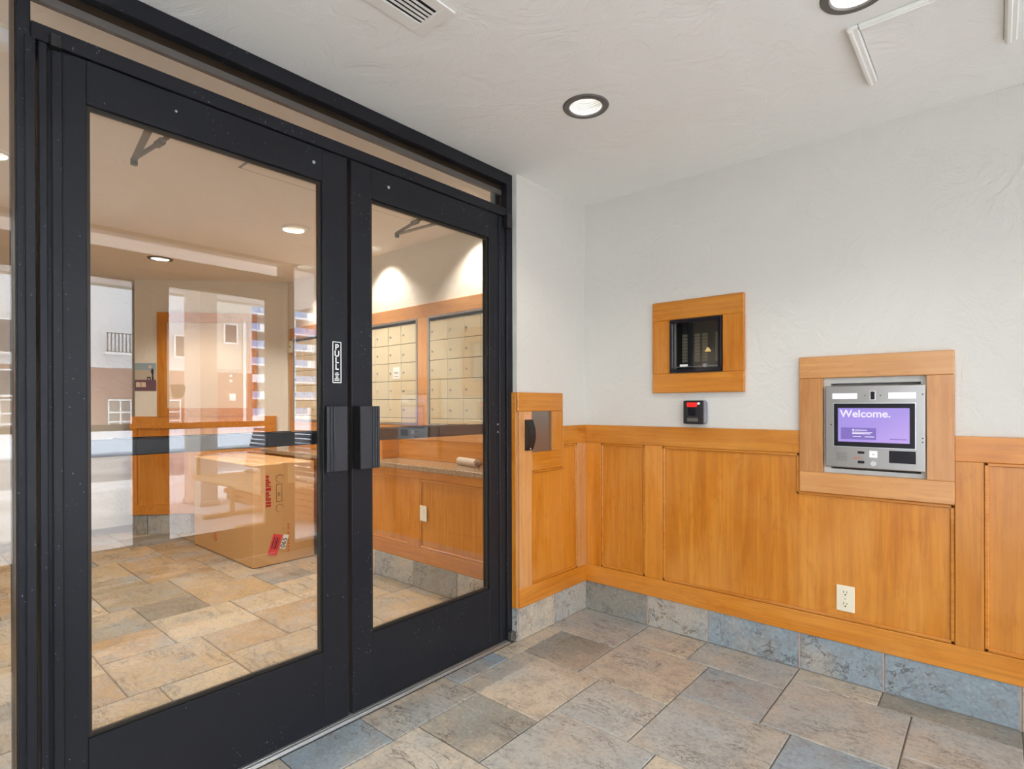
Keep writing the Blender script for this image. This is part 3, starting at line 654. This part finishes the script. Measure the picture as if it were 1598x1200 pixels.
# ------------------------------------------------------------------ lobby: mailbox wall, counter
LY = YM
base_run('baseboard_lobby_counter', [(-5.0+.42*k+.003, -4.58+.42*k-.003, 2.331, 2.342, .002, .168, ['dark', 'grey', 'blue', 'tan', 'grey', 'dark', 'tan'][k]) for k in range(7)], (-5.0, -2.0, 2.335, 2.342, .001, .167))
ct = empty('counter_cabinet', (-3.5, 2.34, .17), 'long maple panelled counter base under the granite ledge below the mailboxes', 'counter')
yc = 2.343
obj('carcass', (-5.02, -1.99, yc+.012, YM-.001, .002, .766), 'maple_x', ct)
obj('bottom_rail', (-5.02, -1.99, yc-.006, yc+.0115, .170, .262, .0015), 'maple_x', ct)
obj('top_rail', (-5.02, -1.99, yc-.006, yc+.0115, .714, .766, .0015), 'maple_x', ct)
xs_ = [-5.02, -4.92, -4.05, -3.94, -3.47, -3.40, -2.953, -2.843, -2.10, -1.99]
for k in range(0, 10, 2): obj('stile', (xs_[k], xs_[k+1], yc-.006, yc+.0115, .2625, .7135, .0015), 'maple_z', ct)
for k in range(1, 8, 2):
    x0, x1 = xs_[k]+.0005, xs_[k+1]-.0005
    obj('panel', (x0, x1, yc+.004, yc+.0115, .2625, .7135), 'maple_z', ct)
    b = B(); bead(b, [(x0+.008, .271), (x0+.008, .705), (x1-.008, .705), (x1-.008, .271), (x0+.008, .271)], yc+.004); obj('panel_moulding', b, 'maple_x', ct)
gt = empty('granite_ledge', (-3.5, 2.45, .767), 'speckled brown granite ledge on the maple counter base below the mailboxes', 'countertop')
obj('slab', (-5.06, -1.99, 2.312, YM-.001, .767, .802, .004), 'granite', gt)
obj('backsplash', (-3.385, -1.99, YM-.020, YM-.001, .8025, .945, .002), 'maple_x', gt)
obj('backsplash', (-5.06, -3.405, YM-.020, YM-.001, .8025, .945, .002), 'maple_x', gt)
obj('side_splash', (-3.403, -3.387, 2.44, YM-.0205, .8025, .945, .002), 'maple_y', gt)
op = empty('counter_outlet', (-2.8, yc, .445), 'pale outlet plate on the maple counter front', 'outlet'); obj('cover_plate', (-2.832, -2.765, yc-.012, yc-.0065, .445, .545, .002), 'ivory', op)
for zc in (.475, .515):
    b = B(); bm_cyl(b, (-2.798, yc-.014, zc), (-2.798, yc-.0122, zc), .014, 16); obj('socket', b, 'ivory', op)
# mailbox surround
ms = empty('trim_8', (-3.5, YM, .95), kind='structure')
yt0, yt1 = YM-.022, YM-.001
obj('top_board', (-5.05, -1.99, yt0, yt1, 1.822, 1.918, .003), 'maple_pale_x', ms)
obj('bottom_board', (-5.05, -1.99, yt0, yt1, .9455, 1.050, .003), 'maple_pale_x', ms)
for a, c in ((-5.05, -4.975), (-4.165, -4.055), (-3.158, -3.040), (-2.04, -1.99)): obj('post', (a, c, yt0, yt1, 1.0505, 1.8215, .002), 'maple_pale_z', ms)
rows = [1.062, 1.100, 1.237, 1.374, 1.510, 1.648, 1.790]
lockm = None
def bank(x0, x1, xs_, label, notice=False):
    global lockm
    e = empty('mailbox_bank', ((x0+x1)/2, YM, 1.051), label, 'mailboxes', 'mailbox banks')
    b = B(); z0, z1 = 1.051, 1.821
    for q in ((x0, x1, z0, z0+.010), (x0, x1, z1-.012, z1), (x0, x0+.012, z0+.010, z1-.012), (x1-.012, x1, z0+.010, z1-.012)): bm_box(b, q[0], q[1], YM-.028, YM-.001, q[2], q[3], .001)
    obj('frame', b, 'alu', e); obj('back', (x0+.012, x1-.012, YM-.006, YM-.001, z0+.010, z1-.012), 'slot_dark', e)
    for i in range(len(xs_)-1):
        for r in range(len(rows)-1):
            dx0, dx1, dz0, dz1 = xs_[i]+.0015, xs_[i+1]-.0015, rows[r]+.0018, rows[r+1]-.0018
            o = obj('mailbox_door', (dx0, dx1, YM-.020, YM-.0065, dz0, dz1, .0015), 'mailbox_metal', e)
            o.rotation_euler = (random.uniform(-.006, .006), 0, random.uniform(-.006, .006))
            if r == 0: continue
            if lockm is None:
                lb = B(); bm_cyl(lb, (0, -.006, 0), (0, 0, 0), .0075, 12); bm_box(lb, -.0015, .0015, -.0066, -.0058, -.005, .005)
                lockm = bpy.data.meshes.new('lock'); lb.to_mesh(lockm); lb.free(); lockm.materials.append(M['alu'])
            lk = bpy.data.objects.new('lock', lockm); C.objects.link(lk); lk.location = (dx0+.028, YM-.0202, dz0+.062+random.uniform(-.004, .004)); attach(lk, o)
bank(-3.039, -2.041, [-3.025, -2.840, -2.683, -2.520, -2.360, -2.205, -2.053], 'bank of cream metal mailboxes near the pier by the doors')
bank(-4.054, -3.159, [-4.04, -3.828, -3.675, -3.507, -3.350, -3.173], 'bank of cream metal mailboxes with a paper notice stuck on it')
bank(-4.974, -4.166, [-4.96, -4.80, -4.643, -4.487, -4.33, -4.18], 'bank of cream metal mailboxes beside the angled wall')
nt = empty('mail_notice', (-3.43, YM-.03, 1.39), 'small white paper notice stuck on a mailbox door', 'notice')
obj('sheet', (-3.445, -3.365, YM-.0225, YM-.0212, 1.392, 1.480), 'paper', nt); text('print', 'MAIL', .024, (-3.405, YM-.0229, 1.430), (R90, 0, 0), 'brown_print', nt, 'CENTER'); obj('print_lines', (-3.43, -3.38, YM-.0229, YM-.0226, 1.408, 1.412), 'brown_print', nt)
# rolled newspaper on the ledge
nw = empty('rolled_newspaper', (-2.55, 2.5, .803), 'rolled newspaper lying on the granite ledge', 'newspaper')
b = B(); bm_cyl(b, (-2.66, 2.525, .829), (-2.46, 2.487, .829), .026, 20); obj('roll', b, 'news', nw, True)
b = B(); bm_tube(b, [(-2.445+.012*cos(k), 2.486+.018*sin(k*1.3), .818+.010*sin(k*2.1)+.004) for k in range(12)], .010, 8); obj('crumpled_end', b, 'brown_print', nw, True)
# ceiling access panel of the lobby, smoke detector
ap = empty('access_panel', (-2.55, 1.7, H), 'flat painted access panel in the lobby ceiling behind the doors', 'hatch')
obj('panel', (-2.79, -2.24, 1.185, 2.21, H-.006, H-.0003, .002), 'lobby_ceiling', ap)
b = B()
for q in ((-2.80, -2.23, 1.175, 1.183), (-2.80, -2.23, 2.212, 2.22), (-2.80, -2.792, 1.183, 2.212), (-2.238, -2.23, 1.183, 2.212)): bm_box(b, q[0], q[1], q[2], q[3], H-.003, H-.0002)
obj('edge_frame', b, 'grey_plastic', ap)
sd = empty('smoke_detector', (-2.35, .262, H), 'round white smoke detector on the lobby ceiling', 'smoke detector')
b = B(); bm_lathe(b, [(.0001, -.045), (.030, -.044), (.048, -.034), (.056, -.016), (.058, -.0003)], (-2.35, .262, H), 28); obj('dome', b, 'white_paint', sd, True)
b = B(); bm_lathe(b, [(.062, -.010), (.066, -.006), (.066, -.0003), (.060, -.0003)], (-2.35, .262, H), 28); obj('base_ring', b, 'ivory', sd, True)

# ------------------------------------------------------------------ lobby: angled wall with wainscot, poster and framed board
def dp(s, z, off=0.): p = DA+DU*s+DN*off; return (p.x, p.y, z)
def dbox(name, s0, s1, z0, z1, o0, o1, mat, parent):
    b = B(); bm_poly(b, [dp(s0, z0, o0), dp(s1, z0, o0), dp(s1, z1, o0), dp(s0, z1, o0)], DN*(o1-o0)); return obj(name, b, mat, parent)
dm = empty('trim_9', dp(.6, .165), kind='structure')
dbox('base_rail', -.03, 1.26, .185, .275, .001, .020, 'maple_y', dm); dbox('top_rail', -.036, 1.26, .985, 1.094, .001, .020, 'maple_y', dm)
for a, c in ((-.03, .025), (.60, .70), (1.16, 1.26)): dbox('stile', a, c, .2755, .9845, .001, .020, 'maple_z', dm)
for a, c in ((.0255, .5995), (.7005, 1.1595)): dbox('panel', a, c, .2755, .9845, .001, .010, 'maple_z', dm)
e = empty('baseboard_angled', dp(.6, 0), kind='structure')
for k, (a, c) in enumerate(((-.02, .110), (.116, .50), (.506, .90), (.906, 1.25))):
    o = dbox('tile', a, c, .002, .180, .001, .012, 'slate', e); o.color = COL[['dark', 'grey', 'dark', 'blue'][k]]
ps = empty('wall_poster', dp(.095, 1.333), 'small poster with a figure, blue above and purple below, on the lobby wall', 'poster')
dbox('sheet', .002, .187, 1.333, 1.590, .001, .003, 'poster_tan', ps); dbox('sky_print', .002, .187, 1.525, 1.590, .0031, .0036, 'poster_blue', ps)
dbox('lower_print', .002, .187, 1.333, 1.435, .0031, .0036, 'poster_purple', ps)
for a in (.012, .058): dbox('card_print', a, a+.040, 1.368, 1.412, .0037, .0042, 'poster_cream', ps)
b = B(); bm_poly(b, [dp(s, z, .0037) for s, z in ((.150, 1.435), (.152, 1.48), (.140, 1.515), (.155, 1.545), (.168, 1.52), (.163, 1.48), (.168, 1.435))], DN*.0006); obj('figure_print', b, 'ink', ps)
b = B(); bm_poly(b, [dp(s, z, .0037) for s, z in ((.108, 1.432), (.108, 1.462), (.140, 1.462), (.140, 1.432), (.132, 1.432), (.132, 1.450), (.116, 1.450), (.116, 1.432))], DN*.0006); obj('chair_print', b, 'ink', ps)
b = B(); bm_poly(b, [dp(.135+.012*cos(k*pi/8), 1.555+.014*sin(k*pi/8), .0037) for k in range(16)], DN*.0005); obj('clock_print', b, 'poster_cream', ps)
nb = empty('notice_board', dp(.65, 1.095), 'tall maple-framed pale notice board on the angled lobby wall', 'notice board')
dbox('frame_side', .205, .285, 1.0945, 1.970, .001, .026, 'maple_z', nb); dbox('frame_side', 1.005, 1.085, 1.0945, 1.970, .001, .026, 'maple_z', nb)
dbox('frame_top', .205, 1.085, 1.9705, 2.062, .001, .026, 'maple_y', nb); dbox('frame_sill', .2855, 1.0045, 1.0945, 1.170, .001, .026, 'maple_y', nb)
dbox('board', .2855, 1.0045, 1.1705, 1.970, .001, .012, 'board_cloth', nb)
sw = empty('wall_plate', (-5.0, YM-.025, 1.70), 'pale square switch plate on the maple post left of the mailboxes', 'switch'); obj('plate', (-5.045, -4.978, YM-.030, YM-.0225, 1.690, 1.800, .002), 'ivory', sw)
b = B(); bm_cyl(b, (-5.012, YM-.034, 1.745), (-5.012, YM-.0305, 1.745), .007, 10); obj('button', b, 'ink', sw)

# ------------------------------------------------------------------ cardboard box
bx = empty('cardboard_box', (-4.63, 2.07, 0), 'large brown cardboard box with red print and a numbered sticker on the lobby floor', 'box')
X0, X1, Y0, Y1, Z1 = -5.22, -4.085, 1.812, 2.295, .755
b = B(); bm_box(b, X0, X1, Y0, Y1, .004, Z1, .004); obj('carton', b, 'cardboard', bx)
obj('top_tape', (X0-.001, X1+.001, (Y0+Y1)/2-.03, (Y0+Y1)/2+.03, Z1+.0002, Z1+.0012), 'tape', bx); obj('end_tape', (X1+.0002, X1+.0012, (Y0+Y1)/2+.02, (Y0+Y1)/2+.08, .60, Z1), 'tape', bx)
xr = X1+.0005
b = B()
zc = .44; random.seed(5)
while zc < .675:
    hh = random.choice((.010, .016, .022, .030)); bm_box(b, xr, xr+.0006, 1.905, 1.905+random.choice((.024, .036, .04)), zc, zc+hh*.7); zc += hh
obj('red_print', b, 'red_print', bx)
b = B()
for (a, c, e_, f_) in ((1.985, 2.030, .60, .603), (1.985, 2.030, .47, .473), (1.985, 1.988, .47, .60), (2.027, 2.030, .47, .60), (2.000, 2.015, .535, .538), (2.000, 2.015, .515, .518), (2.000, 2.003, .515, .538), (2.012, 2.015, .515, .538)): bm_box(b, xr, xr+.0006, a, c, e_, f_)
for zz in (.645, .42):
    bm_tube(b, [(xr+.0004, 2.012+.030*cos(k*.35), zz+.028*sin(k*.35)) for k in range(14)], .0012, 5)
obj('handling_print', b, 'brown_print', bx)
for k, zz in enumerate((.08, .11, .135, .16, .19, .215, .25, .275)): obj('side_print', (xr, xr+.0006, 2.072, 2.086, zz, zz+.016), 'orange_print', bx)
st_ = empty('sticker', (xr+.001, 1.99, .15)); attach(st_, bx)
def rot_rect(y, z, w_, h_, ang):
    ca, sa = cos(ang), sin(ang); return [(0, y+ca*u-sa*v, z+sa*u+ca*v) for u, v in ((-w_/2, -h_/2), (w_/2, -h_/2), (w_/2, h_/2), (-w_/2, h_/2))]
def flat(name, pts, x, mat, parent): b = B(); bm_poly(b, [(x, p[1], p[2]) for p in pts], (.0005, 0, 0)); return obj(name, b, mat, parent)
an = radians(-18)
flat('red_label', rot_rect(1.975, .150, .075, .155, an), xr+.0008, 'red_sticker', st_)
for k in range(4): flat('bar_print', rot_rect(1.958+.013*k, .168-.004*k, [.006, .004, .008, .003][k], .085, an), xr+.0016, 'ink', st_)
flat('number_label', rot_rect(2.046, .160, .042, .105, an), xr+.0008, 'paper', st_)
text('number_text', '065', .050, (xr+.0017, 2.046, .112), (Matrix.Rotation(radians(72), 3, 'X') @ Matrix.Rotation(R90, 3, 'Z') @ Matrix.Rotation(R90, 3, 'X')).to_euler(), 'ink', st_, ext=.0002, off=.0006)
b = B(); bm_tube(b, [(-4.77+.030*cos(k*.5), Y0-.0008, .135+.034*sin(k*.5)) for k in range(13)], .003, 5); bm_box(b, -4.78, -4.765, Y0-.0016, Y0-.0006, .12, .15); obj('recycle_print', b, 'orange_print', bx)

# ------------------------------------------------------------------ outdoors (reflected in the doors)
def ground(name, x0, x1, z0, z1, mat):
    b = B(); bm_poly(b, [(x0, -60, z0), (x1, -60, z1), (x1, 90, z1), (x0, 90, z0)], (0, 0, -.15)); o = obj(name, b, mat); o['kind'] = 'structure'; return o
ground('ground_walk', .751, 6.85, -.012, -.012, 'snowy_walk'); ground('ground_road', 6.851, 15.5, -.03, -.22, 'asphalt'); ground('ground_snow', 15.501, 140, -.16, -.75, 'snow')
b = B(); bm_poly(b, [(-9, -40, -.012), (.75, -40, -.012), (.75, -1.601, -.012), (-9, -1.601, -.012)], (0, 0, -.15)); obj('ground_side', b, 'snowy_walk')['kind'] = 'structure'
cp = empty('entrance_canopy', (2.7, 2.3, 0), 'flat pale entrance canopy roof over the outer doors', 'canopy')
obj('soffit', (.78, 4.1, .3, 4.2, 2.62, 2.66), 'canopy_soffit', cp); obj('fascia', (4.1, 4.18, .3, 4.2, 2.60, 2.90), 'stucco', cp); obj('roof', (.78, 4.1, .3, 4.2, 2.6605, 2.80), 'stucco', cp)
cl = empty('entrance_column', (3.6, 2.65, 0), 'square pale painted column holding up the entrance canopy', 'column')
obj('shaft', (3.35, 3.88, 2.545, 2.74, -.005, 2.615, .008), 'column_paint', cl); obj('plinth', (3.33, 3.90, 2.525, 2.76, -.011, .05, .006), 'column_paint', cl)
bn = empty('outdoor_bench', (2.1, 2.6, 0), 'tan metal outdoor bench with a dark slatted backrest beside the column', 'bench')
b = B(); bm_tube(b, [(2.96, 2.35, .40), (1.30, 2.35, .40)], .035, 12); obj('seat_front', b, 'bench_tan', bn, True)
for k in range(7): obj('seat_slat', (1.30, 2.94, 2.40+.065*k, 2.45+.065*k, .395, .415, .004), 'bench_tan', bn)
for k in range(10): obj('back_slat', (1.32, 2.90, 2.86+.012*k, 2.875+.012*k, .48+.046*k, .516+.046*k, .003), 'bench_mesh', bn)
for x in (2.90, 1.36):
    b = B(); bm_tube(b, [(x, 2.36, .42), (x, 2.36, .60), (x, 2.40, .66), (x, 2.50, .68), (x, 2.90, .68)], .024, 10); obj('armrest', b, 'bench_tan', bn, True)
for x in (2.55, 1.75):
    b = B(); bm_tube(b, [(x, 2.58, .02), (x, 2.58, .40)], .028, 10); obj('leg', b, 'bench_tan', bn, True); obj('foot', (x-.03, x+.03, 2.28, 2.92, -.010, .03, .006), 'bench_tan', bn)
pn = empty('brick_planter', (2.5, 3.4, 0), 'low brick planter wall holding pale rocks behind the bench', 'planter')
obj('core', (1.25, 3.70, 3.06, 3.95, -.011, .30), 'grout', pn)
bm0 = None
for r in range(5):
    for k in range(12):
        x = 1.25+.205*k+(.1 if r % 2 else 0)
        if bm0 is None:
            b = B(); bm_box(b, -.097, .097, -.035, .035, -.030, .030, .004); bm0 = bpy.data.meshes.new('brick'); b.to_mesh(bm0); b.free(); bm0.materials.append(M['planter_brick'])
        o = bpy.data.objects.new('brick', bm0); C.objects.link(o); o.location = (x+.1, 3.02+random.uniform(-.006, .006), .022+.067*r); attach(o, pn)
rk = []
for k in range(4):
    b = B(); bmesh.ops.create_icosphere(b, subdivisions=2, radius=1.)
    rr = random.Random(k)
    for v in b.verts: v.co = v.co*(1+rr.uniform(-.22, .22)); v.co.z *= .65
    me = bpy.data.meshes.new('rock'); b.to_mesh(me); b.free(); me.materials.append(M['rock']); rk.append(me)
for k in range(13):
    for q in range(4):
        o = bpy.data.objects.new('rock', rk[(k*3+q) % 4]); C.objects.link(o); s = random.uniform(.056, .068)
        o.scale = (s, s, s); o.location = (1.36+.178*k+random.uniform(-.008, .008), 3.17+.178*q+random.uniform(-.008, .008), .302+s*.80); o.rotation_euler = (0, 0, random.uniform(0, 6))
        tag(o, 'pale rounded rock heaped in the brick planter', 'rock', 'rocks in the brick planter')
# garage block across the street (k scales the mirrored view outwards)
K = 1.5; X_G = -3.775+(24.3+3.775)*K
gy = lambda y: y*K
gz = lambda z: 1.2+(z-1.2)*K
gb = empty('garage_building', (X_G, gy(6), -.62), 'pale stucco apartment block with a brick base across the snowy street', 'building')
obj('upper_wall', (X_G, X_G+9, gy(-16), gy(12.42), gz(2.76), 9.4), 'stucco_light', gb); obj('brick_base', (X_G-.05, X_G+9, gy(-16), gy(12.42), -.75, gz(2.75)), 'brick_wall', gb)
obj('stucco_bay', (X_G-.4, X_G-.06, gy(9.9), gy(12.2), gz(2.9), 9.0), 'stucco', gb)
def gdoor(y0, y1):
    d = empty('garage_door', (X_G-.1, gy((y0+y1)/2), gz(0))); attach(d, gb)
    obj('door_panel', (X_G-.14, X_G-.06, gy(y0), gy(y1), gz(0), gz(1.42)), 'garage_panel', d)
    b = B()
    for z_ in (0, .47, .86, 1.38): bm_box(b, X_G-.20, X_G-.141, gy(y0), gy(y1), gz(z_), gz(z_+.07))
    for y_ in (y0, (y0+y1)/2, y1-.05): bm_box(b, X_G-.21, X_G-.142, gy(y_), gy(y_+.05), gz(0), gz(1.45))
    obj('door_grid', b, 'white_paint', d)
for y0, y1 in ((6.4, 7.25), (7.7, 9.16), (2.2, 3.9), (4.2, 5.5)): gdoor(y0, y1)
def gwin(y0, y1, z0, z1):
    d = empty('window', (X_G-.05, gy((y0+y1)/2), gz(z0))); attach(d, gb)
    obj('pane', (X_G-.46, X_G-.42, gy(y0), gy(y1), gz(z0), gz(z1)), 'window_dark', d)
    b = B()
    for q in ((y0-.06, y1+.06, z0-.08, z0), (y0-.06, y1+.06, z1, z1+.06), (y0-.06, y0, z0, z1), (y1, y1+.06, z0, z1)): bm_box(b, X_G-.50, X_G-.41, gy(q[0]), gy(q[1]), gz(q[2]), gz(q[3]))
    obj('frame', b, 'white_paint', d)
for q in ((11.02, 11.55, 4.2, 5.05), (8.9, 9.3, 3.4, 4.3), (2.4, 3.4, 3.2, 4.4), (3.9, 4.9, 3.2, 4.4), (2.4, 3.4, 1.6, 2.5)): gwin(*q)
ba = empty('balcony', (X_G-.5, gy(6.8), gz(3.4))); attach(ba, gb)
obj('balcony_door', (X_G-.05, X_G-.005, gy(6.45), gy(7.2), gz(3.45), gz(4.3)), 'balcony_white', ba)
b = B(); bm_box(b, X_G-.9, X_G-.84, gy(6.26), gy(7.4), gz(4.16), gz(4.2)); bm_box(b, X_G-.9, X_G-.84, gy(6.26), gy(7.4), gz(3.40), gz(3.44))
for k in range(9): bm_box(b, X_G-.90, X_G-.85, gy(6.28+.13*k), gy(6.32+.13*k), gz(3.4), gz(4.2))
obj('railing', b, 'iron_rail', ba); obj('floor_slab', (X_G-.92, X_G-.006, gy(6.2), gy(7.45), gz(3.30), gz(3.40)), 'white_paint', ba)
b = B(); bm_cyl(b, (X_G-.5, gy(11.91), -.7), (X_G-.5, gy(11.91), gz(5.3)), .10, 10); obj('downpipe', b, 'white_paint', gb)
obj('door_sign', (X_G-.12, X_G-.06, gy(11.3), gy(11.6), gz(1.4), gz(1.75)), 'white_paint', gb)
for z_ in (2.3, 2.55): obj('wall_lamp', (X_G-.2, X_G-.06, gy(11.3), gy(11.42), gz(z_), gz(z_+.12)), 'white_paint', gb)
# high-rise beyond
TX = 84; tw = empty('apartment_tower', (TX, 42, -.75), 'tall brick apartment tower with blue and white balcony panels far down the street', 'building')
obj('tower_body', (TX+1.4, TX+16, 36, 62, -.75, 23.), 'tower_brick', tw); obj('tower_roof', (TX-.3, TX+16, 35.6, 62.4, 23.0, 23.5), 'balcony_white', tw)
rt = random.Random(11)
for fl in range(9):
    z0 = -.6+2.68*fl
    obj('floor_slab', (TX-.1, TX+1.39, 36, 62, z0, z0+.25), 'balcony_white', tw)
    for k in range(13):
        y0 = 36.1+2.0*k
        obj('balcony_panel', (TX, TX+.08, y0, y0+1.9, z0+.26, z0+1.25), rt.choice(['balcony_blue', 'balcony_white', 'balcony_white', 'balcony_blue']), tw)
        obj('window', (TX+1.30, TX+1.395, y0+.2, y0+1.4, z0+.4, z0+2.4), 'tower_glass', tw)
        if k % 2: obj('fin', (TX+.1, TX+1.38, y0-.1, y0, z0+.26, z0+2.6), 'balcony_white', tw)
